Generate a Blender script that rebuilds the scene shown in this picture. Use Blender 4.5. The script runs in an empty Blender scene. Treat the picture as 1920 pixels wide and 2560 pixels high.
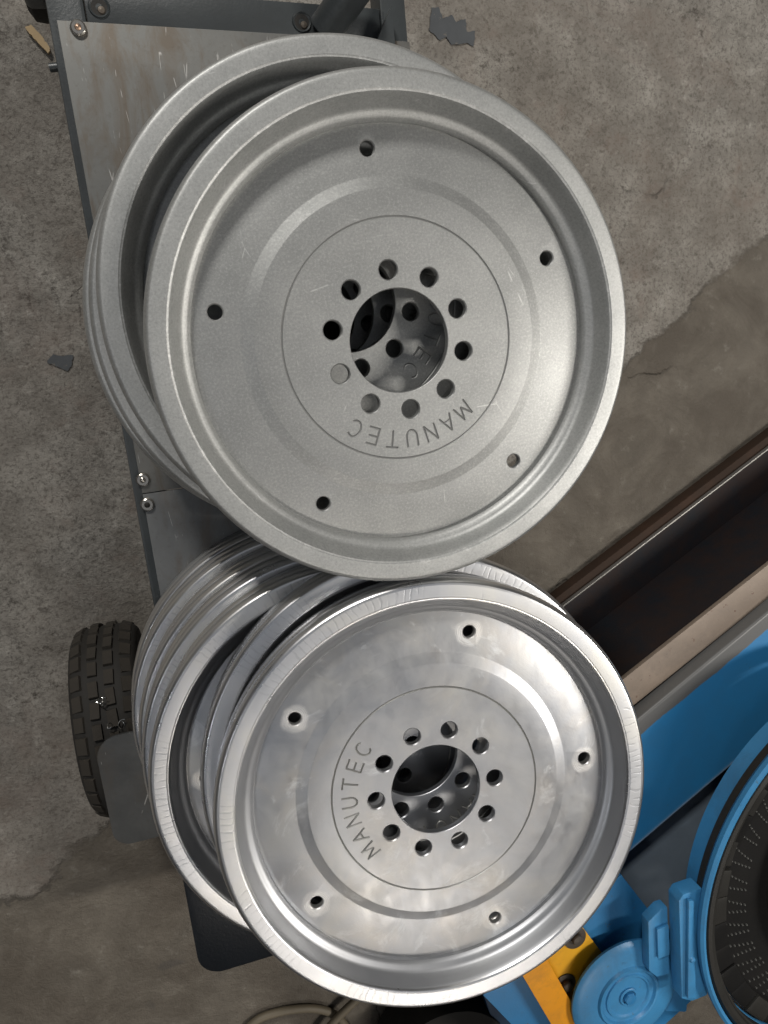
import bpy, bmesh, math, random
from mathutils import Vector, Matrix
R = math.radians
sc = bpy.context.scene
col = sc.collection
random.seed(7)

# ------------------------------------------------------------------ camera
cam_d = bpy.data.cameras.new('camera'); cam = bpy.data.objects.new('camera', cam_d); col.objects.link(cam)
cam_d.lens = 26.016; cam_d.sensor_width = 36; cam_d.sensor_fit = 'AUTO'; cam_d.clip_start = .02; cam_d.clip_end = 60
m = Matrix(((.96151, .055982, -.269007), (0, .979024, .203743), (.27477, -.195901, .941342))).to_4x4()
m.translation = (0, 0, 1.25); cam.matrix_world = m
sc.camera = cam

# ------------------------------------------------------------------ world, lamps, exposure
world = bpy.data.worlds.new('World'); sc.world = world; world.use_nodes = True
wt = world.node_tree; bg = wt.nodes['Background']; bg.inputs[1].default_value = 1.0
# dim hall: pale ceiling overhead, darker walls towards the sides
wc = wt.nodes.new('ShaderNodeTexCoord'); wx = wt.nodes.new('ShaderNodeSeparateXYZ'); wr = wt.nodes.new('ShaderNodeValToRGB')
wt.links.new(wc.outputs['Generated'], wx.inputs[0]); wt.links.new(wx.outputs[2], wr.inputs[0]); wt.links.new(wr.outputs[0], bg.inputs[0])
for i, (p_, c_) in enumerate(((0, (.010, .010, .010)), (.55, (.020, .020, .021)), (.85, (.090, .094, .102)), (1, (.22, .23, .25)))):
    if i > 1: wr.color_ramp.elements.new(p_)
for i, (p_, c_) in enumerate(((0, (.010, .010, .010)), (.55, (.020, .020, .021)), (.85, (.090, .094, .102)), (1, (.22, .23, .25)))):
    wr.color_ramp.elements[i].position = p_; wr.color_ramp.elements[i].color = (*c_, 1)
def area(name, loc, target, sx, sy, power, colr):
    d = bpy.data.lights.new(name, 'AREA'); d.shape = 'RECTANGLE'; d.size = sx; d.size_y = sy; d.energy = power; d.color = colr
    o = bpy.data.objects.new(name, d); col.objects.link(o); o.location = loc
    o.rotation_euler = (Vector(target) - Vector(loc)).to_track_quat('-Z', 'Y').to_euler()
    return o
area('doorway_light', (-1.6, 3.8, 3.2), (.2, 0, .4), .6, .6, 150, (1, .97, .92))
area('ceiling_lamp', (2.6, -.25, 3.1), (.3, -.2, .3), .15, 1.0, 66, (1, .95, .88))
area('ceiling_lamp', (.50, -2.75, 3.9), (.25, -.4, .5), 1.3, .5, 28, (1, .93, .84))
area('ceiling_lamp', (-2.4, -.9, 3.4), (0, -.4, .3), .06, .5, 8, (.95, .97, 1))
sc.view_settings.view_transform = 'Standard'; sc.view_settings.look = 'None'
sc.view_settings.exposure = 0.08; sc.view_settings.gamma = 1
sc.cycles.max_bounces = 8; sc.cycles.use_denoising = True

# ------------------------------------------------------------------ helpers
def tag(o, label=None, cat=None, group=None, kind=None):
    for k, v in (('label', label), ('category', cat), ('group', group), ('kind', kind)):
        if v: o[k] = v
    return o
def empty(name, loc, rot=None):
    o = bpy.data.objects.new(name, None); col.objects.link(o); o.location = loc; o.empty_display_size = .03
    if rot is not None: o.rotation_euler = rot
    return o
def link(name, me, mat=None, parent=None, loc=None, rot=None):
    o = bpy.data.objects.new(name, me); col.objects.link(o)
    if mat and not me.materials: me.materials.append(mat)
    if parent: o.parent = parent
    if loc is not None: o.location = loc
    if rot is not None: o.rotation_euler = rot
    return o
def finish(me, angle=35):
    me.polygons.foreach_set('use_smooth', [True]*len(me.polygons))
    me.set_sharp_from_angle(angle=R(angle)); me.update()
    return me
def mesh(name, verts, faces, angle=35):
    me = bpy.data.meshes.new(name); me.from_pydata([tuple(v) for v in verts], [], faces)
    bm = bmesh.new(); bm.from_mesh(me); bmesh.ops.recalc_face_normals(bm, faces=bm.faces); bm.to_mesh(me); bm.free()
    return finish(me, angle)
def from_bm(name, bm, angle=35):
    bmesh.ops.recalc_face_normals(bm, faces=bm.faces)
    me = bpy.data.meshes.new(name); bm.to_mesh(me); bm.free()
    return finish(me, angle)
def lathe(name, prof, n=192, closed=True, angle=30):
    """prof: (r, z) list; closed loop revolved about z"""
    v, f = [], []
    k = len(prof)
    for i in range(n):
        a = 2*math.pi*i/n; c, s = math.cos(a), math.sin(a)
        v += [(r*c, r*s, z) for r, z in prof]
    for i in range(n):
        j = (i+1) % n
        for q in range(k if closed else k-1):
            p = (q+1) % k
            f.append((i*k+q, j*k+q, j*k+p, i*k+p))
    return mesh(name, v, f, angle)
def prism_bm(bm, pts, z0, z1):
    """extruded polygon (pts ccw) between z0 and z1"""
    a = [bm.verts.new((x, y, z0)) for x, y in pts]; b = [bm.verts.new((x, y, z1)) for x, y in pts]
    n = len(pts)
    bm.faces.new(a[::-1]); bm.faces.new(b)
    for i in range(n): bm.faces.new((a[i], a[(i+1) % n], b[(i+1) % n], b[i]))
def bevel(bm, w, seg=2):
    es = [e for e in bm.edges if len(e.link_faces) == 2 and e.calc_face_angle(0) > R(30)]
    bmesh.ops.bevel(bm, geom=es, offset=w, segments=seg, affect='EDGES', profile=.6)
def prism(name, pts, z0, z1, bev=0, angle=35, seg=2):
    bm = bmesh.new(); prism_bm(bm, pts, z0, z1)
    bmesh.ops.recalc_face_normals(bm, faces=bm.faces)
    if bev: bevel(bm, bev, seg)
    return from_bm(name, bm, angle)
def ngon(n, r, cx=0, cy=0, a0=0):
    return [(cx+r*math.cos(a0+2*math.pi*i/n), cy+r*math.sin(a0+2*math.pi*i/n)) for i in range(n)]
def rrect(x0, y0, x1, y1, rads, n=8):
    """rounded rectangle, rads = (bl, br, tr, tl)"""
    out = []
    for (cx, cy, sx, sy, r, a0) in ((x0, y0, 1, 1, rads[0], 180), (x1, y0, -1, 1, rads[1], 270), (x1, y1, -1, -1, rads[2], 0), (x0, y1, 1, -1, rads[3], 90)):
        if r <= 0: out.append((cx, cy)); continue
        for i in range(n+1):
            a = R(a0+90*i/n); out.append((cx+sx*r+r*math.cos(a), cy+sy*r+r*math.sin(a)))
    return out
def tube(name, pts, r, n=10, closed=False, r2=None):
    """swept round tube along points"""
    P = [Vector(p) for p in pts]; v, f = [], []
    for i, p in enumerate(P):
        t = (P[min(i+1, len(P)-1)] - P[max(i-1, 0)]).normalized()
        up = Vector((0, 0, 1)) if abs(t.z) < .9 else Vector((1, 0, 0))
        x = t.cross(up).normalized(); y = x.cross(t)
        for k in range(n):
            a = 2*math.pi*k/n; v.append(p + x*math.cos(a)*r + y*math.sin(a)*r)
    for i in range(len(P)-1):
        for k in range(n):
            q = (k+1) % n; f.append((i*n+k, i*n+q, (i+1)*n+q, (i+1)*n+k))
    if not closed:
        f.append(tuple(range(n))[::-1]); f.append(tuple(range((len(P)-1)*n, len(P)*n)))
    return mesh(name, v, f, 50)

# ------------------------------------------------------------------ materials
class NT:
    def __init__(s, name):
        s.mat = bpy.data.materials.new(name); s.mat.use_nodes = True; s.t = s.mat.node_tree
        s.b = s.t.nodes['Principled BSDF']
    def n(s, kind, **kw):
        o = s.t.nodes.new(kind)
        for k, v in kw.items(): setattr(o, k, v)
        return o
    def l(s, a, b): s.t.links.new(a, b)
    def val(s, sock, v):
        if isinstance(v, bpy.types.NodeSocket): s.l(v, sock)
        else: sock.default_value = v
    def coord(s, which='Object', scale=(1, 1, 1), loc=(0, 0, 0), rot=(0, 0, 0)):
        c = s.n('ShaderNodeTexCoord'); mp = s.n('ShaderNodeMapping')
        mp.inputs['Scale'].default_value = scale; mp.inputs['Location'].default_value = loc; mp.inputs['Rotation'].default_value = rot
        s.l(c.outputs[which], mp.inputs[0]); return mp.outputs[0]
    def noise(s, vec, scale, detail=6, rough=.55, dist=0):
        o = s.n('ShaderNodeTexNoise'); s.l(vec, o.inputs['Vector'])
        o.inputs['Scale'].default_value = scale; o.inputs['Detail'].default_value = detail
        o.inputs['Roughness'].default_value = rough; o.inputs['Distortion'].default_value = dist
        return o.outputs['Fac']
    def math(s, op, a, b=0.0, c=None, clamp=False):
        o = s.n('ShaderNodeMath', operation=op); o.use_clamp = clamp
        s.val(o.inputs[0], a); s.val(o.inputs[1], b)
        if c is not None: s.val(o.inputs[2], c)
        return o.outputs[0]
    def ramp(s, fac, stops):
        o = s.n('ShaderNodeValToRGB'); s.l(fac, o.inputs[0]); e = o.color_ramp.elements
        while len(e) < len(stops): e.new(.5)
        for i, (p, c) in enumerate(stops):
            e[i].position = p; e[i].color = (c, c, c, 1) if not hasattr(c, '__len__') else (*c, 1)
        return o.outputs[0]
    def mix(s, fac, a, b, blend='MIX'):
        o = s.n('ShaderNodeMix', data_type='RGBA', blend_type=blend); s.val(o.inputs[0], fac)
        for i, v in ((6, a), (7, b)):
            if isinstance(v, bpy.types.NodeSocket): s.l(v, o.inputs[i])
            else: o.inputs[i].default_value = (*v, 1)
        return o.outputs[2]
    def bump(s, h, strength, dist=.001, prev=None):
        o = s.n('ShaderNodeBump'); o.inputs['Strength'].default_value = strength; o.inputs['Distance'].default_value = dist
        s.l(h, o.inputs['Height'])
        if prev: s.l(prev, o.inputs['Normal'])
        return o.outputs[0]
    def set(s, base=None, rough=None, metal=None, normal=None, spec=None):
        for k, v in (('Base Color', base), ('Roughness', rough), ('Metallic', metal), ('Normal', normal), ('Specular IOR Level', spec)):
            if v is None: continue
            if isinstance(v, tuple): v = (*v, 1)
            s.val(s.b.inputs[k], v)
        return s.mat
    def polar(s):
        c = s.n('ShaderNodeTexCoord'); x = s.n('ShaderNodeSeparateXYZ'); s.l(c.outputs['Object'], x.inputs[0])
        X, Y, Z = x.outputs
        rad = s.math('SQRT', s.math('ADD', s.math('MULTIPLY', X, X), s.math('MULTIPLY', Y, Y)))
        return rad, s.math('ARCTAN2', Y, X), Z
    def rand(s):
        return s.n('ShaderNodeObjectInfo').outputs['Random']
    def seeded(s, scale=(1, 1, 1)):
        """object coordinates shifted by the object's random number, so that copies differ"""
        v = s.coord('Object', scale); o = s.n('ShaderNodeVectorMath', operation='ADD'); s.l(v, o.inputs[0])
        c = s.n('ShaderNodeCombineXYZ'); k = s.math('MULTIPLY', s.rand(), 37.0)
        for i in range(3): s.l(k, c.inputs[i])
        s.l(c.outputs[0], o.inputs[1]); return o.outputs[0]

def mat_satin(rim):
    t = NT('satin_cast_aluminium' + ('_rim' if rim else '_disc'))
    v = t.seeded()
    fine = t.noise(v, 900, 3, .7); mid = t.noise(v, 22, 5, .6); big = t.noise(v, 6, 3)
    k_ = 1.26 if rim else 1.0
    base = t.ramp(mid, [(.25, (.29*k_, .296*k_, .29*k_)), (.75, (.37*k_, .374*k_, .366*k_))])
    base = t.mix(t.math('MULTIPLY', t.ramp(t.noise(v, 420, 2, .8), [(.58, 0), (.72, 1)]), .22), base, (.62, .62, .61))
    base = t.mix(t.math('MULTIPLY', t.ramp(t.noise(v, 520, 2, .8), [(.30, 1), (.44, 0)]), .40), base, (.26, .262, .26))
    base = t.mix(t.math('MULTIPLY', t.ramp(t.noise(v, 4.5, 6, .7, .6), [(.50, 0), (.68, 1)]), .22), base, (.33, .335, .345))
    grain = t.noise(v, 440, 3, .75)
    base = t.mix(t.ramp(grain, [(.30, .34), (.50, 0)]), base, (.22, .222, .22)); base = t.mix(t.ramp(grain, [(.52, 0), (.72, .34)]), base, (.62, .622, .61))
    rough = t.math('MULTIPLY_ADD', big, .12, .44)
    # fine bright scuffs
    sc_ = t.n('ShaderNodeTexVoronoi', feature='DISTANCE_TO_EDGE'); sc_.inputs['Scale'].default_value = 26
    t.l(t.seeded((1, .35, 1)), sc_.inputs['Vector'])
    scuff = t.math('MULTIPLY', t.ramp(sc_.outputs['Distance'], [(0, 1), (.006, 0)]), t.ramp(t.noise(v, 30, 3, .6), [(.62, 0), (.68, 1)]))
    if rim:
        rad, ang, z = t.polar()
        edge = t.ramp(t.math('ABSOLUTE', t.math('SUBTRACT', rad, t.math('MULTIPLY_ADD', t.noise(v, 60, 4, .7), .004, .2035))), [(0, 1), (.0016, 0)])
        top = t.math('GREATER_THAN', z, -.004)
        scuff = t.math('MAXIMUM', scuff, t.math('MULTIPLY', t.math('MULTIPLY', edge, top), t.ramp(t.noise(v, 140, 3, .8), [(.54, 0), (.66, .7)])))
    base = t.mix(t.math('MULTIPLY', scuff, .5), base, (.80, .80, .79))
    n = t.bump(fine, .30, .0004); n = t.bump(mid, .12, .002, n)
    return t.set(base=base, rough=rough, metal=.72, normal=n)

def mat_polished(rim):
    t = NT('polished_aluminium' + ('_rim' if rim else '_disc'))
    v = t.seeded()
    big = t.noise(v, 9, 5, .6, .6); mid = t.noise(v, 38, 5, .65, .4); fine = t.noise(v, 500, 2)
    base = t.ramp(big, ([(.30, (.60, .615, .645)), (.5, (.70, .705, .72)), (.72, (.76, .75, .71))] if rim else [(.30, (.34, .355, .385)), (.5, (.44, .447, .462)), (.72, (.52, .515, .495))]))
    rad, ang, z = t.polar()
    rough = t.math('ADD', t.math('MULTIPLY_ADD', mid, .10 if rim else .22, .24 if rim else .33), t.math('MULTIPLY', t.math('SUBTRACT', big, .5), .10 if rim else .22))
    h = t.math('MULTIPLY', mid, .16 if rim else .40)
    if rim:
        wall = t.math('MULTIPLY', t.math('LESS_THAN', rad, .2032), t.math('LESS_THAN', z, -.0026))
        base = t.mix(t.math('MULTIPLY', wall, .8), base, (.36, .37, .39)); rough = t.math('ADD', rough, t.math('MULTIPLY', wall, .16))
        # tool chatter: short radial ticks on the flat of the flange
        patch = t.ramp(t.noise(v, 7, 3, .6), [(.47, 0), (.55, 1)])
        tick = t.math('SINE', t.math('MULTIPLY', t.math('ADD', ang, t.math('MULTIPLY', t.noise(v, 14, 3), .16)), 190.0))
        tick = t.math('MULTIPLY', t.ramp(tick, [(.55, 0), (.95, 1)]), patch)
        flat = t.math('MULTIPLY', t.math('MULTIPLY', t.math('GREATER_THAN', z, -.003), t.math('GREATER_THAN', rad, .2055)), t.math('LESS_THAN', rad, .2185))
        tick = t.math('MULTIPLY', t.math('MULTIPLY', tick, flat), t.ramp(t.noise(v, 75, 2), [(.36, 0), (.50, 1)]))
        base = t.mix(t.math('MULTIPLY', tick, .32), base, (.36, .37, .39))
        rough = t.math('ADD', rough, t.math('MULTIPLY', flat, .14))
        h = t.math('SUBTRACT', h, t.math('MULTIPLY', tick, .18))
        cr = t.noise(t.coord('Object', (1, 1, 260)), 3, 2); h = t.math('ADD', h, t.math('MULTIPLY', cr, .06))
    else:
        # ground halos round the five outer holes
        s72 = 2*math.pi/5
        k = t.math('ROUND', t.math('DIVIDE', t.math('SUBTRACT', ang, math.pi/2), s72))
        la = t.math('SUBTRACT', t.math('SUBTRACT', ang, math.pi/2), t.math('MULTIPLY', k, s72))
        dx = t.math('SUBTRACT', t.math('MULTIPLY', rad, t.math('COSINE', la)), .167); dy = t.math('MULTIPLY', rad, t.math('SINE', la))
        d = t.math('SQRT', t.math('ADD', t.math('MULTIPLY', dx, dx), t.math('MULTIPLY', dy, dy)))
        d = t.math('ADD', d, t.math('MULTIPLY', t.math('SUBTRACT', mid, .5), .012))
        halo = t.ramp(t.math('MULTIPLY', d, 40), [(.30, 1), (.50, .75), (.62, 0)])
        base = t.mix(t.math('MULTIPLY', halo, .6), base, (.78, .77, .75))
        rough = t.math('ADD', rough, t.math('MULTIPLY', halo, .06))
        h = t.math('ADD', h, t.math('MULTIPLY', t.math('SINE', t.math('MULTIPLY', d, 3600.0)), t.math('MULTIPLY', halo, .10)))
        # smeared polishing marks
        sm = t.noise(t.seeded((18, 34, 18)), 1, 5, .65, 1.5); rough = t.math('ADD', rough, t.math('MULTIPLY', t.math('SUBTRACT', sm, .5), .24))
        blot = t.ramp(t.noise(v, 15, 7, .70, 1.4), [(.58, 0), (.70, 1)])
        base = t.mix(t.math('MULTIPLY', blot, .5), base, (.84, .87, .89)); rough = t.math('ADD', rough, t.math('MULTIPLY', blot, .12))
        dull = t.ramp(t.noise(v, 11, 7, .7, 1.0), [(.52, 0), (.60, 1)])
        base = t.mix(t.math('MULTIPLY', dull, .45), base, (.40, .40, .41))
        ring = t.n('ShaderNodeTexNoise', noise_dimensions='1D'); ring.inputs['Scale'].default_value = 900; ring.inputs['Detail'].default_value = 3; t.l(rad, ring.inputs['W'])
        h = t.math('ADD', h, t.math('MULTIPLY', ring.outputs['Fac'], .05))
        warm = t.ramp(t.noise(v, 15, 5, .6, .8), [(.5, 0), (.72, 1)])
        base = t.mix(t.math('MULTIPLY', warm, .18), base, (.60, .50, .37))
    n = t.bump(h, .35, .0012); n = t.bump(fine, .06, .0004, n)
    return t.set(base=base, rough=rough, metal=.94, normal=n)

def mat_floor():
    t = NT('worn_concrete'); v = t.coord('Object')
    big = t.noise(v, 2.2, 5, .6); mid = t.noise(v, 14, 8, .68, .3); fine = t.noise(v, 120, 6, .75); pits = t.noise(v, 55, 4, .75)
    grit = t.ramp(mid, [(.25, (.140, .128, .112)), (.5, (.250, .234, .208)), (.78, (.390, .370, .332))])
    dens = t.ramp(t.noise(v, 5, 5, .65, .4), [(.35, .15), (.62, 1)])
    grit = t.mix(t.math('MULTIPLY', t.ramp(t.noise(v, 48, 12, .84), [(.40, 1), (.475, 0)]), dens), grit, (.050, .043, .036))
    grit = t.mix(t.math('MULTIPLY', t.ramp(t.noise(v, 150, 6, .8, .5), [(.40, 1), (.50, 0)]), .7), grit, (.075, .066, .056))
    grit = t.mix(t.math('MULTIPLY', t.ramp(t.noise(v, 4, 7, .7, .8), [(.52, 0), (.64, 1)]), .40), grit, (.20, .16, .135))
    grit = t.mix(t.math('MULTIPLY', t.ramp(pits, [(.58, 0), (.70, 1)]), .55), grit, (.43, .41, .37))
    grit = t.mix(t.math('MULTIPLY', t.ramp(big, [(.40, 1), (.56, 0)]), .45), grit, (.15, .128, .105))
    grit = t.mix(t.ramp(t.noise(v, 38, 3, .6, 1.0), [(.22, .6), (.32, 0)]), grit, (.075, .066, .057))
    grit = t.mix(t.ramp(t.noise(v, 9, 4, .7), [(.30, .55), (.42, 0)]), grit, (.19, .15, .125))
    brown = t.ramp(mid, [(.2, (.090, .078, .062)), (.55, (.140, .122, .098)), (.8, (.190, .168, .136))])
    brown = t.mix(t.ramp(t.noise(v, 30, 5, .7), [(.58, 0), (.72, .6)]), brown, (.26, .24, .205))
    brown = t.mix(t.math('MULTIPLY', t.ramp(t.noise(v, 6, 6, .7, .7), [(.45, 0), (.62, 1)]), .6), brown, (.070, .056, .042))
    # the old screed ends along a ragged line
    x = t.n('ShaderNodeSeparateXYZ'); t.l(v, x.inputs[0])
    e = t.math('SUBTRACT', t.math('MULTIPLY', x.outputs[0], .79), x.outputs[1])
    e = t.math('ADD', e, t.math('MULTIPLY', t.math('SUBTRACT', t.noise(v, 3.2, 10, .70), .5), .32))
    edge = t.math('SUBTRACT', e, .668)
    mask = t.ramp(t.math('MULTIPLY_ADD', edge, 30, .5), [(.25, 0), (.75, 1)])
    base = t.mix(mask, grit, brown)
    base = t.mix(t.math('MULTIPLY', t.math('MULTIPLY', t.ramp(t.math('ABSOLUTE', edge), [(0, 1), (.012, 0)]), t.ramp(t.noise(v, 7, 3), [(.45, 0), (.60, 1)])), .6), base, (.05, .043, .036))
    # hairline cracks, oil spots
    c = t.n('ShaderNodeTexVoronoi', feature='DISTANCE_TO_EDGE'); c.inputs['Scale'].default_value = 2.3
    wv = t.n('ShaderNodeVectorMath', operation='ADD'); t.l(v, wv.inputs[0])
    nz = t.n('ShaderNodeTexNoise'); nz.inputs['Scale'].default_value = 9; nz.inputs['Detail'].default_value = 6; t.l(v, nz.inputs['Vector'])
    sc_ = t.n('ShaderNodeVectorMath', operation='SCALE'); t.l(nz.outputs['Color'], sc_.inputs[0]); sc_.inputs['Scale'].default_value = .16
    t.l(sc_.outputs[0], wv.inputs[1]); t.l(wv.outputs[0], c.inputs['Vector'])
    crack = t.math('MULTIPLY', t.ramp(c.outputs['Distance'], [(0, 1), (.007, 0)]), t.ramp(t.noise(v, 4, 3), [(.56, 0), (.62, 1)]))
    base = t.mix(t.math('MULTIPLY', crack, .45), base, (.045, .04, .034))
    s = t.n('ShaderNodeTexVoronoi'); s.inputs['Scale'].default_value = 7; t.l(wv.outputs[0], s.inputs['Vector'])
    spot = t.math('MULTIPLY', t.ramp(s.outputs['Distance'], [(.10, 1), (.16, 0)]), t.ramp(t.noise(v, 6, 2), [(.55, 0), (.6, 1)]))
    base = t.mix(t.math('MULTIPLY', spot, .7), base, (.075, .066, .057))
    h = t.math('ADD', t.math('MULTIPLY', fine, .5), t.math('MULTIPLY', mid, .8)); h = t.math('SUBTRACT', h, t.math('ADD', t.math('MULTIPLY', mask, .35), t.math('MULTIPLY', crack, .6)))
    n = t.bump(h, 1.0, .007)
    return t.set(base=base, rough=t.math('MULTIPLY_ADD', mask, -.18, .82), normal=n)

def mat_sheet(name, c0, c1, stain, rough=.36):
    t = NT(name); v = t.coord('Object')
    a = t.noise(v, 7, 6, .65, .5); b = t.noise(t.coord('Object', (30, 9, 1)), 1, 6, .65, .6); f = t.noise(v, 160, 4, .7)
    base = t.ramp(a, [(.3, c0), (.7, c1)])
    base = t.mix(t.math('MULTIPLY', t.ramp(b, [(.50, 0), (.66, 1)]), stain), base, (.13, .10, .072))
    base = t.mix(t.math('MULTIPLY', t.ramp(f, [(.56, 0), (.68, 1)]), .25), base, (.10, .085, .07))
    scr = None
    for i, (rot, sc_) in enumerate(((.5, 5), (-.35, 6.5), (1.2, 4))):
        w = t.n('ShaderNodeTexVoronoi', feature='DISTANCE_TO_EDGE'); w.inputs['Scale'].default_value = sc_
        t.l(t.coord('Object', (5, .6, 1), (i*3.1, i*1.7, 0), (0, 0, rot)), w.inputs['Vector'])
        q = t.math('MULTIPLY', t.ramp(w.outputs['Distance'], [(0, 1), (.007, 0)]), t.ramp(t.noise(v, 26+5*i, 3, .6), [(.58, 0), (.64, 1)]))
        scr = q if scr is None else t.math('MAXIMUM', scr, q)
    base = t.mix(t.math('MULTIPLY', scr, .7), base, (.62, .61, .59))
    return t.set(base=base, rough=t.math('MULTIPLY_ADD', a, .3, rough-.1), metal=.72, normal=t.bump(t.math('ADD', a, t.math('MULTIPLY', f, .2)), .15, .002))

def mat_paint(name, c, dark, rough=.42, chips=.0, chipc=(.16, .17, .17), metal=0, spec=.5):
    t = NT(name); v = t.coord('Object')
    a = t.noise(v, 16, 6, .65); f = t.noise(v, 260, 3, .7); g = t.noise(v, 5, 3)
    base = t.mix(t.math('MULTIPLY', t.ramp(a, [(.4, 1), (.7, 0)]), .55), c, dark)
    base = t.mix(t.math('MULTIPLY', t.ramp(t.noise(v, 34, 5, .75), [(.66, 0), (.72, 1)]), .5), base, tuple(x*.45 for x in c))
    if chips:
        base = t.mix(t.math('MULTIPLY', t.ramp(t.noise(v, 9, 8, .75, .6), [(.50, 0), (.70, 1)]), .45), base, tuple(.35*x+.035 for x in c))
        base = t.mix(t.math('MULTIPLY', t.ramp(t.noise(v, 12, 5, .6), [(.55, 0), (.80, 1)]), .25), base, tuple(min(1, x*1.15+.03) for x in c))
        base = t.mix(t.ramp(t.noise(v, 70, 5, .75), [(.70-chips*.1, 0), (.72-chips*.1, 1)]), base, chipc)
    return t.set(base=base, rough=t.math('MULTIPLY_ADD', g, .25, rough-.12), metal=metal, spec=spec, normal=t.bump(t.math('ADD', f, a), .22, .0012))

M = dict(
    satin_rim=mat_satin(True), satin_disc=mat_satin(False), pol_rim=mat_polished(True), pol_disc=mat_polished(False),
    floor=mat_floor(),
    sheet=mat_sheet('scratched_steel_sheet', (.13, .13, .124), (.21, .21, .20), .65, .55),
    sheet_dark=mat_sheet('dark_steel_sheet', (.13, .134, .135), (.23, .233, .23), .45, .48),
    fender=mat_sheet('scuffed_grey_plate', (.060, .063, .065), (.135, .137, .135), .25, .58),
    frame=mat_paint('dark_grey_frame_paint', (.045, .052, .055), (.030, .033, .034), .42),
    black=mat_paint('gloss_black_plate', (.004, .006, .009), (.004, .005, .007), .32, spec=.35),
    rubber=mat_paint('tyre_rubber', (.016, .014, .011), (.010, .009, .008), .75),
    block=mat_paint('dusty_tread_rubber', (.034, .028, .021), (.020, .017, .013), .85),
    chrome=mat_paint('plated_rivet_steel', (.55, .53, .49), (.40, .36, .31), .25, metal=.9),
    copper=mat_paint('rivet_core_steel', (.40, .28, .20), (.3, .2, .14), .4, metal=.8),
    mill=mat_paint('mill_scale_steel', (.012, .015, .020), (.034, .017, .011), .6, spec=.18),
    rust=mat_paint('rusty_dark_steel', (.050, .028, .018), (.024, .018, .014), .7, spec=.2),
    tan=mat_paint('oxidised_steel_flange', (.270, .215, .170), (.190, .150, .118), .55, .6, (.12, .06, .04), metal=.1),
    blue=mat_paint('blue_machine_paint', (.028, .205, .455), (.032, .175, .380), .42, .4, (.10, .13, .14)),
    blue_light=mat_paint('blue_casting_paint', (.055, .255, .500), (.038, .205, .430), .40, .4, (.07, .16, .24)),
    blue_dark=mat_paint('dark_blue_paint', (.008, .035, .080), (.010, .028, .060), .5),
    slate=mat_paint('slate_grey_plate', (.16, .20, .245), (.12, .15, .185), .5),
    bare=mat_paint('bare_lit_edge', (.30, .29, .27), (.20, .195, .185), .40, metal=.5),
    yellow=mat_paint('amber_machine_paint', (.90, .37, .012), (.80, .31, .010), .42, .3, (.30, .12, .02)),
    yellow_dark=mat_paint('ochre_machine_paint', (.85, .43, .010), (.72, .34, .008), .5, .3, (.25, .12, .02)),
    bolt=mat_paint('dirty_bolt_steel', (.140, .115, .090), (.080, .070, .060), .5, metal=.5),
    plastic=mat_paint('black_plastic', (.009, .009, .009), (.013, .012, .011), .42, spec=.3),
    plastic_worn=mat_paint('worn_black_plastic', (.026, .025, .022), (.015, .014, .013), .5, spec=.35),
    dot=mat_paint('grey_pinhole_edge', (.09, .09, .085), (.07, .07, .066), .6),
    hose=mat_paint('tan_hose_rubber', (.150, .125, .085), (.110, .092, .065), .6),
    tape=mat_paint('slate_tape_scrap', (.070, .076, .082), (.045, .050, .055), .7, .8, (.13, .12, .105)),
    wood=mat_paint('dry_wood_splinter', (.42, .31, .17), (.30, .21, .11), .7),
    grime_satin=mat_paint('grimy_satin_engraving', (.34, .345, .34), (.28, .28, .275), .5, metal=.6),
    grime_polished=mat_paint('grimy_polished_engraving', (.30, .30, .29), (.24, .24, .23), .45, metal=.5),
    swarf=mat_paint('bright_metal_swarf', (.7, .7, .68), (.6, .6, .58), .2, metal=1),
)
def mat_toolbar():
    """blue tube whose paint is worn to bare steel along one long edge (local y > 0 side)"""
    t = NT('worn_blue_toolbar_paint'); v = t.coord('Object')
    x = t.n('ShaderNodeSeparateXYZ'); t.l(v, x.inputs[0])
    a = t.noise(v, 16, 6, .65); f = t.noise(v, 260, 3, .7)
    base = t.mix(t.math('MULTIPLY', t.ramp(a, [(.4, 1), (.7, 0)]), .5), (.030, .230, .510), (.040, .195, .410))
    sp = t.math('MULTIPLY', t.ramp(t.noise(v, 42, 5, .7), [(.66, 0), (.72, 1)]), .6)
    base = t.mix(sp, base, (.06, .11, .13))
    y = t.math('ADD', x.outputs[1], t.math('MULTIPLY', t.math('SUBTRACT', t.noise(v, 26, 5, .6), .5), .012))
    bare = t.ramp(t.math('MULTIPLY_ADD', y, 40, -2.684), [(.46, 0), (.54, 1)])       # bare beyond y = .067
    base = t.mix(bare, base, (.13, .13, .128))
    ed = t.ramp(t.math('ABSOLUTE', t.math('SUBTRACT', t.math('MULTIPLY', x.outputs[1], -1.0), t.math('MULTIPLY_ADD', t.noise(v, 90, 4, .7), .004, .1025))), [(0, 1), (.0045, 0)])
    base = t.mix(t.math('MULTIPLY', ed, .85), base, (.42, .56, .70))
    return t.set(base=base, rough=.42, normal=t.bump(f, .15, .0008))
M['toolbar'] = mat_toolbar()

# ------------------------------------------------------------------ floor
bm = bmesh.new(); bmesh.ops.create_grid(bm, x_segments=1, y_segments=1, size=5)
floor = link('floor', from_bm('floor', bm), M['floor']); floor['kind'] = 'structure'

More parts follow.
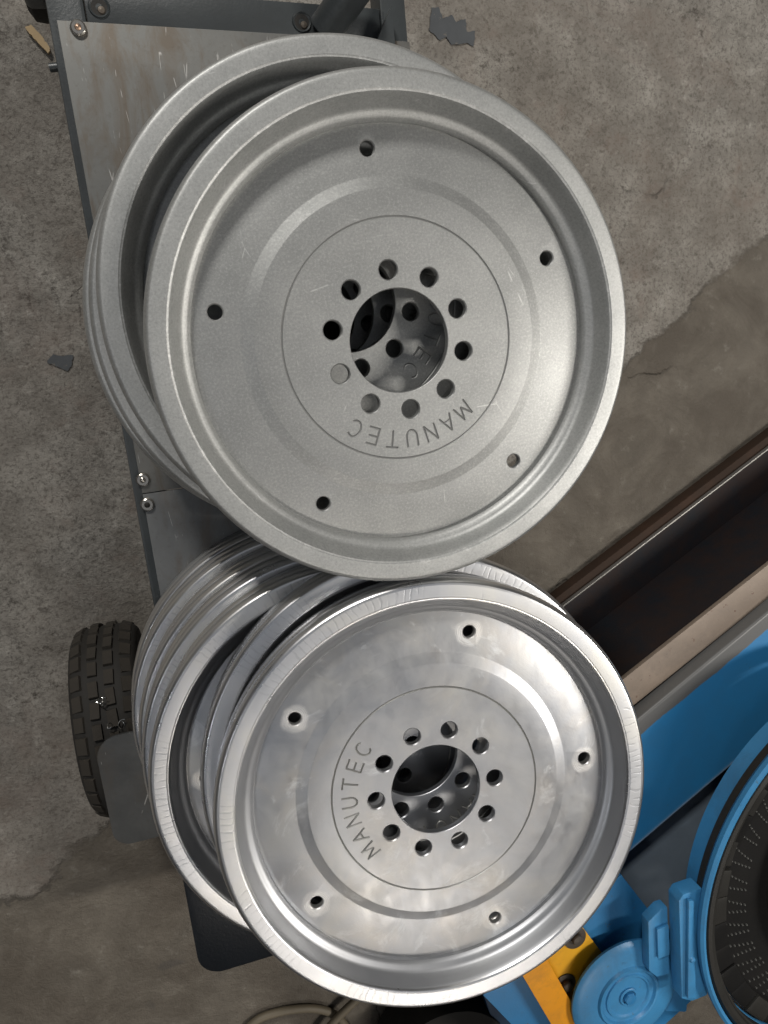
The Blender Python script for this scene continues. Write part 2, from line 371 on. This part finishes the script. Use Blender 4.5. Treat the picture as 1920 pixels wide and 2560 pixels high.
# ------------------------------------------------------------------ wheels
def arc(cx, cz, rx, rz, a0, a1, n):
    return [(cx+rx*math.cos(R(a0+(a1-a0)*i/n)), cz+rz*math.sin(R(a0+(a1-a0)*i/n))) for i in range(n+1)]
HT = .042                                                    # overall height of a wheel
rim_prof = [(.187, -.0235), (.1885, -.0212), (.1905, -.0195), (.1930, -.0184), (.1952, -.0172), (.1968, -.0150), (.1990, -.0110), (.2015, -.0058), (.2030, -.0030), (.2046, -.0012), (.2056, -.0010), (.2066, -.0003), (.2180, 0), (.2204, -.0002)]
rim_prof += arc(.2192, -.0092, .0058, .0092, 76, -72, 12)
rim_prof += [(.2188, -.0194), (.2165, -.0210), (.2188, -.0226)]
rim_prof += arc(.2184, -.0328, .0058, .0092, 72, -76, 12)
rim_prof += [(.2170, -.0420), (.2066, -.0418), (.2046, -.0412), (.2015, -.0395), (.1968, -.0378), (.1930, -.0368), (.187, -.0362)]
disc_prof = [(.0470, -.0230), (.0476, -.0225), (.1078, -.0225), (.1088, -.0236), (.1098, -.0225), (.1325, -.0225), (.1335, -.0227), (.1437, -.0268), (.1450, -.0270), (.1830, -.0270), (.1850, -.0278), (.1895, -.0280), (.1895, -.0345), (.1450, -.0345), (.1340, -.0305), (.0480, -.0305), (.0470, -.0300)]

STROKES = {
 'M': [[(0, 0), (.12, 1), (.5, .25), (.88, 1), (1, 0)]],
 'A': [[(0, 0), (.5, 1), (1, 0)], [(.2, .36), (.8, .36)]],
 'N': [[(.05, 0), (.05, 1), (.95, 0), (.95, 1)]],
 'U': [[(.05, 1)] + [(.5-.45*math.cos(R(a)), .42-.42*math.sin(R(a))) for a in range(0, 181, 22)] + [(.95, 1)]],
 'T': [[(0, 1), (1, 1)], [(.5, 1), (.5, 0)]],
 'E': [[(.95, 1), (.1, 1), (.1, 0), (.95, 0)], [(.1, .5), (.85, .5)]],
 'C': [[(.5+.5*math.cos(R(a)), .5+.5*math.sin(R(a))) for a in range(48, 313, 22)]],
}
def cutter():
    """one mesh: 10 bolt holes, 5 joining holes and the engraved letters"""
    bm = bmesh.new()
    def hole(cx, cy, r, zt, n=28):
        rings = [(r+.0022, zt+.0012), (r, zt-.0010), (r, zt-.02)]
        vs = [[bm.verts.new((x, y, z)) for x, y in ngon(n, rr, cx, cy)] for rr, z in rings]
        bm.faces.new(vs[0][::1]); bm.faces.new(vs[-1][::-1])
        for a, b in zip(vs, vs[1:]):
            for i in range(n): bm.faces.new((a[i], b[i], b[(i+1) % n], a[(i+1) % n]))
    for k in range(10):
        a = R(270+36*k); hole(.0635*math.cos(a), .0635*math.sin(a), .0086, -.0225)
    for k in range(5):
        a = R(90+72*k); hole(.167*math.cos(a), .167*math.sin(a), .0066, -.0270)
    zt, w, dp = -.0225, .00105, .0012
    for i, ch in enumerate('MANUTEC'):
        a = R(268+36.6-12.2*i); rad = Vector((math.cos(a), math.sin(a), 0)); tan = Vector((math.sin(a), -math.cos(a), 0))
        base = rad*.0830; W, H = (.0135 if ch == 'M' else .0115), .0155
        for st in STROKES[ch]:
            P = [base + tan*(x-.5)*W + rad*y*H for x, y in st]
            for p, q in zip(P, P[1:]):
                d = (q-p).normalized(); s = Vector((-d.y, d.x, 0)); jit = random.uniform(0, .00004)
                p2, q2 = p-d*.0004, q+d*.0004
                sec = [(-w*1.6, zt+.0007+jit), (w*1.6, zt+.0007+jit), (0, zt-dp-jit)]
                va = [bm.verts.new(p2+s*o+Vector((0, 0, z))) for o, z in sec]; vb = [bm.verts.new(q2+s*o+Vector((0, 0, z))) for o, z in sec]
                bm.faces.new(va); bm.faces.new(vb[::-1])
                for k in range(3): bm.faces.new((va[k], vb[k], vb[(k+1) % 3], va[(k+1) % 3]))
    return from_bm('cutter', bm)
def make_disc():
    me = lathe('disc_blank', disc_prof, 160)
    a = bpy.data.objects.new('blank', me); b = bpy.data.objects.new('cut', cutter())
    col.objects.link(a); col.objects.link(b)
    md = a.modifiers.new('b', 'BOOLEAN'); md.operation = 'DIFFERENCE'; md.object = b; md.solver = 'EXACT'; md.use_self = True
    bpy.context.view_layer.update()
    out = bpy.data.meshes.new_from_object(a.evaluated_get(bpy.context.evaluated_depsgraph_get()))
    bpy.data.objects.remove(a); bpy.data.objects.remove(b)
    out.materials.clear(); out.name = 'disc'
    for p in out.polygons:                                   # grime sits in the engraved strokes and in the turned groove
        c = p.center; rr = math.hypot(c.x, c.y); nz = abs(p.normal.z)
        p.material_index = 1 if (c.z > -.0242 and nz < .9 and (.0775 < rr < .1015 or .1075 < rr < .1101)) else 0
    return finish(out, 28)
rim_me = {}; disc_me = {}
disc0 = make_disc()
for k, (a, b) in dict(satin=('satin_rim', 'satin_disc'), polished=('pol_rim', 'pol_disc')).items():
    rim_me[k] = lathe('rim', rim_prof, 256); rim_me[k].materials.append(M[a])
    disc_me[k] = disc0.copy(); disc_me[k].materials.append(M[b]); disc_me[k].materials.append(M['grime_'+k])
def wheel(kind, centre, rot, label, tilt=(0, 0), group=None):
    """centre: middle of the top flange; tilt: x and y of the axis direction; rot: turn about the axis in degrees"""
    N = Vector((tilt[0], tilt[1], 1)).normalized(); q = Vector((0, 0, 1)).rotation_difference(N)
    e = empty('wheel_rim', centre); e.rotation_euler = (q.to_matrix() @ Matrix.Rotation(R(rot), 3, 'Z')).to_euler()
    tag(e, label, 'wheel', group)
    link('flanged_rim', rim_me[kind], None, e); link('centre_disc', disc_me[kind], None, e)
    return e
GS, GP = 'satin wheels stacked at the handle end of the trolley', 'polished wheels stacked at the plate end of the trolley'
DZ = .301                                                    # top of the deck
P_ = HT + .0006
wheel('satin', (.2062, .0157, .5985+.004), 9.9, 'satin grey wheel on top of its stack, lettering MANUTEC at its bolt circle', (-.018, .010), GS)
wheel('satin', (.1690, .0525, DZ+6*P_), 83, 'satin grey wheel directly under the topmost satin wheel, offset so its dark recess shows', (0, 0), GS)
wheel('satin', (.1585, .0440, DZ+5*P_), 55, 'satin grey wheel third from the top of the satin stack, showing a thin edge', (0, 0), GS)
wheel('satin', (.1490, .0430, DZ+4*P_), 120, 'satin grey wheel fourth from the top of the satin stack', (0, 0), GS)
wheel('satin', (.1600, .0330, DZ+3*P_), 33, 'satin grey wheel third from the deck in the satin stack', (0, 0), GS)
wheel('satin', (.1640, .0250, DZ+2*P_), 200, 'satin grey wheel second from the deck in the satin stack', (0, 0), GS)
wheel('satin', (.1620, .0290, DZ+1*P_), 280, 'satin grey wheel lying on the deck under the satin stack', (0, 0), GS)
wheel('polished', (.2400, -.4344, .6225), -85.6, 'shiny polished wheel on top of its stack, blotchy disc with engraved MANUTEC', (-.086, .1111), GP)
wheel('polished', (.2310, -.4165, .5815), 20, 'shiny polished wheel second from the top, tucked close under the uppermost polished one', (-.078, .100), GP)
wheel('polished', (.1800, -.4340, .5340), 165, 'shiny polished wheel third from the top, offset so its bright flange and deep recess show', (-.043, .050), GP)
wheel('polished', (.1730, -.4310, .4845), 75, 'shiny polished wheel fourth from the top of the polished stack, edge showing', (-.02, .025), GP)
wheel('polished', (.1680, -.4320, DZ+3*P_+.004), 210, 'shiny polished wheel third from the deck in the polished stack, edge showing', (-.005, .006), GP)
wheel('polished', (.1590, -.4280, DZ+2*P_), 10, 'shiny polished wheel second from the deck in the polished stack, edge showing', (0, 0), GP)
wheel('polished', (.1565, -.4270, DZ+1*P_), 100, 'shiny polished wheel lying on the deck under the polished stack', (0, 0), GP)

# ------------------------------------------------------------------ trolley (own frame: x across, y along; origin at the deck corner by the handle)
cart = empty('trolley', (-.093, .3585, 0), (0, 0, R(5.8)))
tag(cart, 'flat steel hand trolley carrying both wheel stacks, sheet deck and rubber tyres', 'trolley')
W, SE = .392, -.526
def part(name, me, mat, parent=cart, **k): return link(name, me, M[mat], parent, **k)
part('deck_sheet', prism('deck_sheet', [(0, SE+.0006), (W, SE+.0006), (W, -.022), (-.002, -.0025)], .297, .3005, .0006), 'sheet')
part('deck_sheet', prism('deck_sheet', [(0, -1.16), (W, -1.16), (W, SE-.0006), (0, SE-.0006)], .297, .3004, .0006), 'sheet_dark')
part('end_plate', prism('end_plate', rrect(-.036, -1.235, W+.03, -1.05, (.034, .034, 0, 0)), .3012, .306, .0012), 'black')
for x0, x1 in ((-.0105, .028), (W-.028, W+.004)):
    part('side_rail', prism('side_rail', rrect(x0, -1.20, x1, .20, (.004,)*4, 3), .256, .2966, .003), 'frame')
for y in (-1.17, -.62, -.30):
    part('cross_rail', prism('cross_rail', rrect(.029, y, W-.029, y+.03, (.003,)*4, 3), .26, .296, .002), 'frame')
# end bar with two holes at the handle end
bm = bmesh.new(); prism_bm(bm, [(.029, -.0032), (W-.029, -.0198), (W-.029, .0150), (.029, .0330)], .272, .2955)
bmesh.ops.recalc_face_normals(bm, faces=bm.faces); bevel(bm, .002)
bar = part('end_bar', from_bm('end_bar', bm), 'frame')
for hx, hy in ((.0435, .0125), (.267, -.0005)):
    part('bar_hole', lathe('bar_hole', [(.0085, .2957), (.0105, .2972), (.0115, .2957), (.0115, .2950), (.0085, .2950)], 24), 'frame', bar, loc=(hx, hy, 0))
    part('hole_shade', lathe('hole_shade', [(.0001, .2953), (.0088, .2958), (.0088, .2952), (.0001, .2950)], 24), 'rubber', bar, loc=(hx, hy, 0))  # dark disc stands in for the shade inside the hole
    part('bolt_tip', lathe('bolt_tip', [(.0001, .2975), (.0035, .2970), (.0042, .2958), (.0001, .2955)], 16), 'bolt', bar, loc=(hx+.002, hy-.003, 0))
# handle socket: open tube leaning away
ax = Vector((.62, .60, .62)).normalized(); q = Vector((0, 0, 1)).rotation_difference(ax)
sock = part('handle_socket', lathe('handle_socket', [(.0150, 0), (.0195, 0), (.0200, .002), (.0200, .075), (.0190, .0765), (.0160, .0765), (.0150, .075)], 40), 'frame', loc=(.291, -.012, .300), rot=q.to_euler())
part('socket_gusset', prism('gusset', [(.335, -.052), (.372, -.054), (.372, .010)], .3012, .318, .001), 'frame')
part('deck_corner_tab', prism('tab', [(.372, -.040), (.395, -.041), (.395, -.024), (.372, -.023)], .3015, .3045, .0006), 'sheet')
# rivets through the deck
def rivet(x, y, core):
    r = part('rivet', lathe('rivet', [(.0001, .3042), (.0030, .3040), (.0036, .3046), (.0066, .3046), (.0080, .3036), (.0088, .3010), (.0088, .3002), (.0001, .3002)], 24), 'chrome', loc=(x, y, 0))
    part('rivet_core', lathe('rivet_core', [(.0001, .3058), (.0020, .3055), (.0033, .3046), (.0033, .3038), (.0001, .3036)], 16), core, r)
rivet(.0185, -.0105, 'copper'); rivet(.0030+.0005, -.5085, 'chrome'); rivet(.0035, -.5400, 'rubber'); rivet(W-.02, -.5085, 'chrome')
rivet(.0165, -.95, 'chrome')
# locking pin beside the deck, caster at the handle end
part('locking_pin', tube('locking_pin', [(.0, -.043, .285), (-.010, -.043, .285), (-.019, -.0435, .284)], .0048), 'frame')
cas = part('caster_fork', prism('caster_fork', rrect(-.040, .050, -.012, .110, (.008,)*4, 5), .19, .245, .005), 'frame')
part('caster_tyre', lathe('caster_tyre', [(.02, -.018), (.05, -.018), (.060, -.012), (.062, 0), (.060, .012), (.05, .018), (.02, .018)], 48), 'rubber', cas, loc=(-.024, .115, .155), rot=(0, R(90), 0))
# pneumatic tyres
TR_, TW = .143, .046
tp = [(.062, -.030), (.085, -.040), (.112, -.046), (.128, -.0445), (.135, -.038), (.1375, -.020), (.1382, 0), (.1375, .020), (.135, .038), (.128, .0445), (.112, .046), (.085, .040), (.062, .030)]
tyre_me = lathe('tyre', tp, 96, True, 40)
bmb = bmesh.new(); prism_bm(bmb, [(-.0072, -.0125), (.0072, -.0125), (.0072, .0125), (-.0072, .0125)], -.004, .0052); bmesh.ops.recalc_face_normals(bmb, faces=bmb.faces)
for v_ in bmb.verts:
    if v_.co.z > 0: v_.co.x *= .90; v_.co.y *= .92
block_me = from_bm('tread_block', bmb, 20)
bms = bmesh.new(); prism_bm(bms, [(-.0085, -.0125), (.0085, -.0125), (.0085, .0125), (-.0085, .0125)], -.004, .0046); bmesh.ops.recalc_face_normals(bms, faces=bms.faces)
for v_ in bms.verts:
    if v_.co.z > 0: v_.co.x *= .88; v_.co.y *= .92
side_me = from_bm('tread_block', bms, 20)
hub_me = lathe('hub', [(.012, -.03), (.05, -.024), (.0625, -.031), (.064, -.026), (.05, 0), (.064, .026), (.0625, .031), (.05, .024), (.012, .03)], 48)
def pneumatic(x, y, blocks):
    t = part('tyre', tyre_me, 'rubber', loc=(x, y, TR_), rot=(0, R(90), 0))       # its axle lies along local z
    part('hub', hub_me, 'fender', t)
    if not blocks: return
    n = 30
    for row, z in enumerate((-.033, -.0115, .0098, .0315)):
        for k in range(n):
            a = 2*math.pi*(k + (.5 if row % 2 else 0))/n + random.uniform(-.008, .008)
            side = row in (0, 3); rr = .1335 if side else .1378
            o = link('tread_block', side_me if side else block_me, M['block'], t)
            # local x of block along axle, y along the rolling direction, z outwards
            out = Vector((math.cos(a), math.sin(a), 0)); roll = Vector((-math.sin(a), math.cos(a), 0)); axl = Vector((0, 0, 1))
            if side:
                s = -1 if row == 0 else 1; lean = R(24)*s
                o2 = out*math.cos(lean) + axl*math.sin(lean); a2 = axl*math.cos(lean) - out*math.sin(lean)
            else: o2, a2 = out, axl
            mt = Matrix((a2, roll, o2)).transposed().to_4x4(); mt.translation = out*rr + axl*z
            mt = mt @ Matrix.Rotation(random.uniform(-.07, .07), 4, 'Z') @ Matrix.Diagonal((random.uniform(.86, 1.0), random.uniform(.84, 1.0), random.uniform(.75, 1.0), 1))
            o.matrix_local = mt
pneumatic(-.099, -.884, True); pneumatic(W-.05, -.92, False)
part('axle', tube('axle', [(-.10, -.882, TR_), (W, -.905, TR_)], .010, 16), 'frame')
part('wheel_guard', prism('wheel_guard', rrect(-.1125, -.995, .06, -.835, (.022, .001, .001, .030)), .3010, .3055, .001), 'fender')
# bright metal curls caught on the tyre
for i, (x, y, z, r) in enumerate(((-.108, -.445, .241, .0042), (-.084, -.478, .256, .0060), (-.114, -.447, .242, .0035), (-.103, -.478, .256, .0034), (-.078, -.500, .262, .0030))):
    p = [(r*math.cos(t*.5), r*math.sin(t*.5), .0009*t) for t in range(13)]
    tag(link('metal_curl', tube('metal_curl', p, .0007, 6), M['swarf'], None, (x, y, z+.024), (random.uniform(-.5, .5), random.uniform(-.5, .5), i*1.3)),
        'tiny bright curl of metal swarf resting on the tyre tread', 'swarf', 'metal curls on the tyre')

# ------------------------------------------------------------------ steel channel lying beside the machine
D = Vector((.838, .546, 0)).normalized(); ang = math.atan2(D.y, D.x)
beam = empty('steel_channel', (.803, -.379, 0), (0, 0, ang)); tag(beam, 'long dark steel channel with pale brown top flange lying beside the blue machine', 'steel beam')
L0, L1 = -.75, 1.3
def bpart(name, y0, y1, z0, z1, mat, bv): return link(name, prism(name, [(L0, y0), (L1, y0), (L1, y1), (L0, y1)], z0, z1, bv), M[mat], beam)
bpart('base_strip', -.150, -.004, .0, .028, 'rust', .001)
bpart('web', -.105, -.0975, .0385, .210, 'mill', .001)
bpart('bottom_flange', -.118, -.0235, .0285, .038, 'mill', .0004)
bpart('flange_edge', -.0233, -.0205, .0286, .0384, 'bare', .0006)  # pale bare strip paints in the lit edge of the flange
bpart('top_flange', -.1500, -.0925, .2105, .220, 'tan', .002)

# ------------------------------------------------------------------ blue machine
mach = empty('farm_machine', (.67, -.75, 0)); tag(mach, 'blue farm machine with amber brackets and a black drum beside the trolley', 'machine')
def mp(name, pts, z0, z1, mat, bv=.002, parent=mach, seg=2):
    return link(name, prism(name, [(x-.67, y+.75) for x, y in pts] if parent is mach else pts, z0, z1, bv, seg=seg), M[mat], parent)
ta = R(34.3); td = Vector((math.cos(ta), math.sin(ta))); tn = Vector((-td.y, td.x))
mid = Vector((.731, -.875)) + tn*.108
tb = link('toolbar_tube', prism('toolbar_tube', [(-.13, -.108), (1.0, -.108), (1.0, .108), (-.13, .108)], .05, .245, .006, seg=4), M['toolbar'], mach, (mid.x-.67, mid.y+.75, 0), (0, 0, ta))
mp('side_plate', [(.70, -.905), (.80, -1.25), (1.75, -.85), (1.55, -.33)], .18, .20, 'slate')
# blue mounting plate
d1 = Vector((.592, -.806)); d2 = Vector((-.82, -.572)); p0 = Vector((.683, -.849))
mp('mounting_plate', [tuple(p0), tuple(p0+d2*.30), tuple(p0+d2*.30+d1*.34), tuple(p0+d1*.34)], .298, .310, 'blue', .002)
mp('base_leg', [(.52, -1.20), (.60, -1.15), (.70, -1.38), (.60, -1.45)], .02, .10, 'blue_dark', .003)
bl = link('leg_bolt', lathe('leg_bolt', [(.0001, .108), (.012, .107), (.0135, .100), (.0001, .0995)], 6), M['bolt'], mach, (.627-.67, -1.293+.75, 0))
# amber plate with bolts, amber bar
d = Vector((.561, -.828)); w_ = Vector((-.828, -.561)); p0 = Vector((.6467, -.981))
yp = mp('amber_plate', [tuple(p0), tuple(p0-d*.19), tuple(p0-d*.19+w_*.115), tuple(p0+d*.20+w_*.115), tuple(p0+d*.20)], .3105, .3180, 'yellow_dark', .0015)
for bx, by in ((.596, -.943), (.582, -1.030)):
    w1 = link('washer', lathe('washer', [(.007, .3181), (.0200, .3181), (.0200, .3198), (.017, .3206), (.007, .3206)], 28), M['bolt'], mach, (bx-.67, by+.75, 0))
    link('bolt_head', lathe('bolt_head', [(.0001, .329), (.008, .328), (.0095, .326), (.0095, .3207), (.0001, .3207)], 24), M['bolt'], mach, (bx-.67+.001, by+.75+.001, 0))
q0, q1 = Vector((.5135, -.962)), Vector((.5815, -1.093)); bd = (q1-q0).normalized(); bn = Vector((-bd.y, bd.x))*.0235
a_, b_ = q0-bd*.16, q1+bd*.25
mp('amber_bar', [tuple(a_-bn), tuple(b_-bn), tuple(b_+bn), tuple(a_+bn)], .3295, .336, 'yellow', .0012)
# round gearbox cap
cap = link('gearbox_cap', lathe('gearbox_cap', [(.0001, .352), (.036, .352), (.0385, .3545), (.0415, .3545), (.043, .352), (.049, .352), (.0515, .3565), (.0555, .3570), (.0585, .3530), (.088, .351), (.096, .348), (.1005, .345), (.1005, .341), (.062, .341), (.060, .3185), (.0001, .3185)], 96), M['blue_light'], mach, (.683-.67, -1.049+.75, 0))
link('cap_bolt', lathe('cap_bolt', [(.0001, .362), (.0095, .361), (.0115, .3588), (.0115, .3522), (.0001, .3522)], 6), M['blue'], cap)
link('cap_collar', lathe('cap_collar', [(.0125, .3522), (.0165, .3522), (.0165, .3545), (.0155, .3552), (.0125, .3552)], 32), M['blue_light'], cap)
# cast clamp between cap and drum
cl = link('clamp_casting', prism('clamp_casting', [(-.026, -.095), (-.006, -.108), (.024, -.108), (.024, -.045), (.016, -.030), (.016, .028), (.024, .040), (.024, .095), (.016, .105), (-.018, .105), (-.026, .095)], .372, .40, .0032, seg=2), M['blue_light'], mach, (.764-.67, -.930+.75, 0), (0, 0, R(7)))
link('clamp_rib', prism('clamp_rib', [(-.020, -.09), (-.004, -.095), (-.004, .095), (-.014, .098)], .400, .408, .003, seg=2), M['blue_light'], cl)
lug = link('clamp_lug', prism('clamp_lug', [(-.066, -.050), (-.052, -.068), (-.027, -.072), (-.027, .062), (-.040, .062), (-.064, .046)], .352, .372, .0032, seg=2), M['blue_light'], cl)
link('lug_pad', prism('lug_pad', [(-.052, -.026), (-.030, -.026), (-.030, .032), (-.052, .032)], .3725, .378, .002), M['blue_light'], lug)
link('clamp_foot', prism('clamp_foot', [(-.01, -.20), (.035, -.22), (.05, -.10), (-.01, -.11)], .24, .33, .004), M['blue'], cl)
link('casting_nib', lathe('casting_nib', [(.0001, .4115), (.004, .4105), (.0062, .4075), (.0062, .400), (.0001, .400)], 14), M['blue_light'], cl, (-.010, -.015, 0))
# drum: blue casing ring, black rubber lip, segmented ring, pin-holed plate
dr = link('drum_casing', lathe('drum_casing', [(.345, .345), (.352, .345), (.354, .378), (.358, .395), (.372, .402), (.3785, .410), (.3790, .418), (.3750, .4215), (.3700, .4200), (.3690, .405), (.345, .390)], 200), M['blue_light'], mach, (1.135-.67, -.8605+.75, 0))
link('rubber_lip', lathe('rubber_lip', [(.3670, .385), (.3682, .410), (.3640, .4185), (.3580, .4200), (.3520, .4175), (.3490, .411), (.3460, .4100), (.3455, .385)], 160), M['plastic_worn'], dr)
link('drum_plate', lathe('drum_plate', [(.0001, .372), (.300, .378), (.3405, .380), (.3405, .36), (.0001, .36)], 120), M['plastic'], dr)
for k in range(40):
    a0, a1 = R(9*k+.1), R(9*k+8.92+(-.8 if k % 4 == 2 else 0)); n = 5
    o_ = [(.340*math.cos(a0+(a1-a0)*i/n), .340*math.sin(a0+(a1-a0)*i/n)) for i in range(n+1)]
    i_ = [(.306*math.cos(a0+(a1-a0)*i/n), .306*math.sin(a0+(a1-a0)*i/n)) for i in range(n, -1, -1)]
    if 120 < 9*k < 250:
        link('rim_segment', prism('rim_segment', o_+i_, .3805, .390-random.choice((0, 0, .0015, .004)), .0012), M['plastic_worn' if random.random() < .3 else 'plastic'], dr)
dotm = lathe('pin', [(.0001, .3808), (.0013, .3806), (.0017, .3795), (.0017, .3775), (.0001, .377)], 8)
bmd = bmesh.new()
for k in range(24):
    for j in range(6):
        a = R(128+4.6*k+j*(.55 if k % 2 else .9)); r = .300-.0078*j
        tmp = bmesh.new(); tmp.from_mesh(dotm); bmesh.ops.translate(tmp, verts=tmp.verts, vec=(r*math.cos(a), r*math.sin(a), 0)); tm = bpy.data.meshes.new('t'); tmp.to_mesh(tm); tmp.free(); bmd.from_mesh(tm); bpy.data.meshes.remove(tm)
pins = link('plate_pins', from_bm('plate_pins', bmd), M['dot'], dr); pins['kind'] = 'stuff'
link('drum_hub', lathe('drum_hub', [(.0001, .44), (.20, .43), (.215, .41), (.215, .37), (.0001, .37)], 80), M['plastic_worn'], dr)

# dark tyre low under the machine, hose on the floor
ft = link('ground_tyre', lathe('ground_tyre', [(.05, -.05), (.11, -.06), (.135, -.045), (.14, 0), (.135, .045), (.11, .06), (.05, .05)], 64), M['rubber'], None, (.46, -1.40, .061), (0, 0, 0))
tag(ft, 'black rubber tyre lying flat on the floor under the polished stack', 'tyre')
def catmull(P, n=10):
    out = []; P = [Vector(p) for p in P]; P = [P[0]*2-P[1]] + P + [P[-1]*2-P[-2]]
    for i in range(1, len(P)-2):
        for k in range(n):
            t = k/n; a, b, c, d_ = P[i-1:i+3]
            out.append(.5*((2*b)+(c-a)*t+(2*a-5*b+4*c-d_)*t*t+(3*b-a-3*c+d_)*t**3))
    return out + [P[-2]]
hz = .009
tag(link('hose', tube('hose', catmull([(.02, -1.36, hz), (.078, -1.286, hz), (.126, -1.267, hz), (.206, -1.277, hz), (.263, -1.32, hz), (.28, -1.40, hz), (.20, -1.47, hz)]), .008), M['hose']), 'tan rubber hose curling in an arc on the floor', 'hose')
tag(link('hose', tube('hose', catmull([(.17, -1.40, .026), (.222, -1.328, .026), (.281, -1.272, .026), (.35, -1.235, .020), (.42, -1.215, .012)]), .008), M['hose']), 'tan rubber hose crossing over the curled one on the floor', 'hose')

# ------------------------------------------------------------------ small litter on the floor
def ragged(pts, amp, n=5):
    out = []
    for i, p in enumerate(pts):
        q_ = pts[(i+1) % len(pts)]
        for k in range(n):
            f = k/n; out.append((p[0]+(q_[0]-p[0])*f+random.uniform(-amp, amp)*(k > 0), p[1]+(q_[1]-p[1])*f+random.uniform(-amp, amp)*(k > 0)))
    return out
def scrap(name, pts, z0, z1, mat, label, cat):
    pts = ragged(pts, .0010)
    return tag(link(name, prism(name, pts, z0, z1), M[mat]), label, cat)
scrap('tape_scrap', [(.432, .515), (.450, .502), (.462, .508), (.470, .497), (.497, .503), (.509, .499), (.511, .522), (.497, .519), (.494, .538), (.478, .531), (.470, .541), (.455, .533), (.448, .549), (.436, .547)], .0006, .002, 'tape', 'torn slate grey tape scrap stuck to the concrete by the trolley handle', 'tape')
scrap('tape_scrap', [(-.178, -.006), (-.162, -.014), (-.150, -.020), (-.143, -.010), (-.140, .004), (-.157, .003), (-.168, .006)], .0006, .002, 'tape', 'small dark tape scrap on the concrete beside the satin stack', 'tape')
scrap('wood_splinter', [(-.166, .452), (-.158, .456), (-.143, .440), (-.136, .428), (-.139, .422), (-.148, .431), (-.157, .440)], .001, .008, 'wood', 'pale wood splinter on the concrete beside the trolley corner', 'splinter')
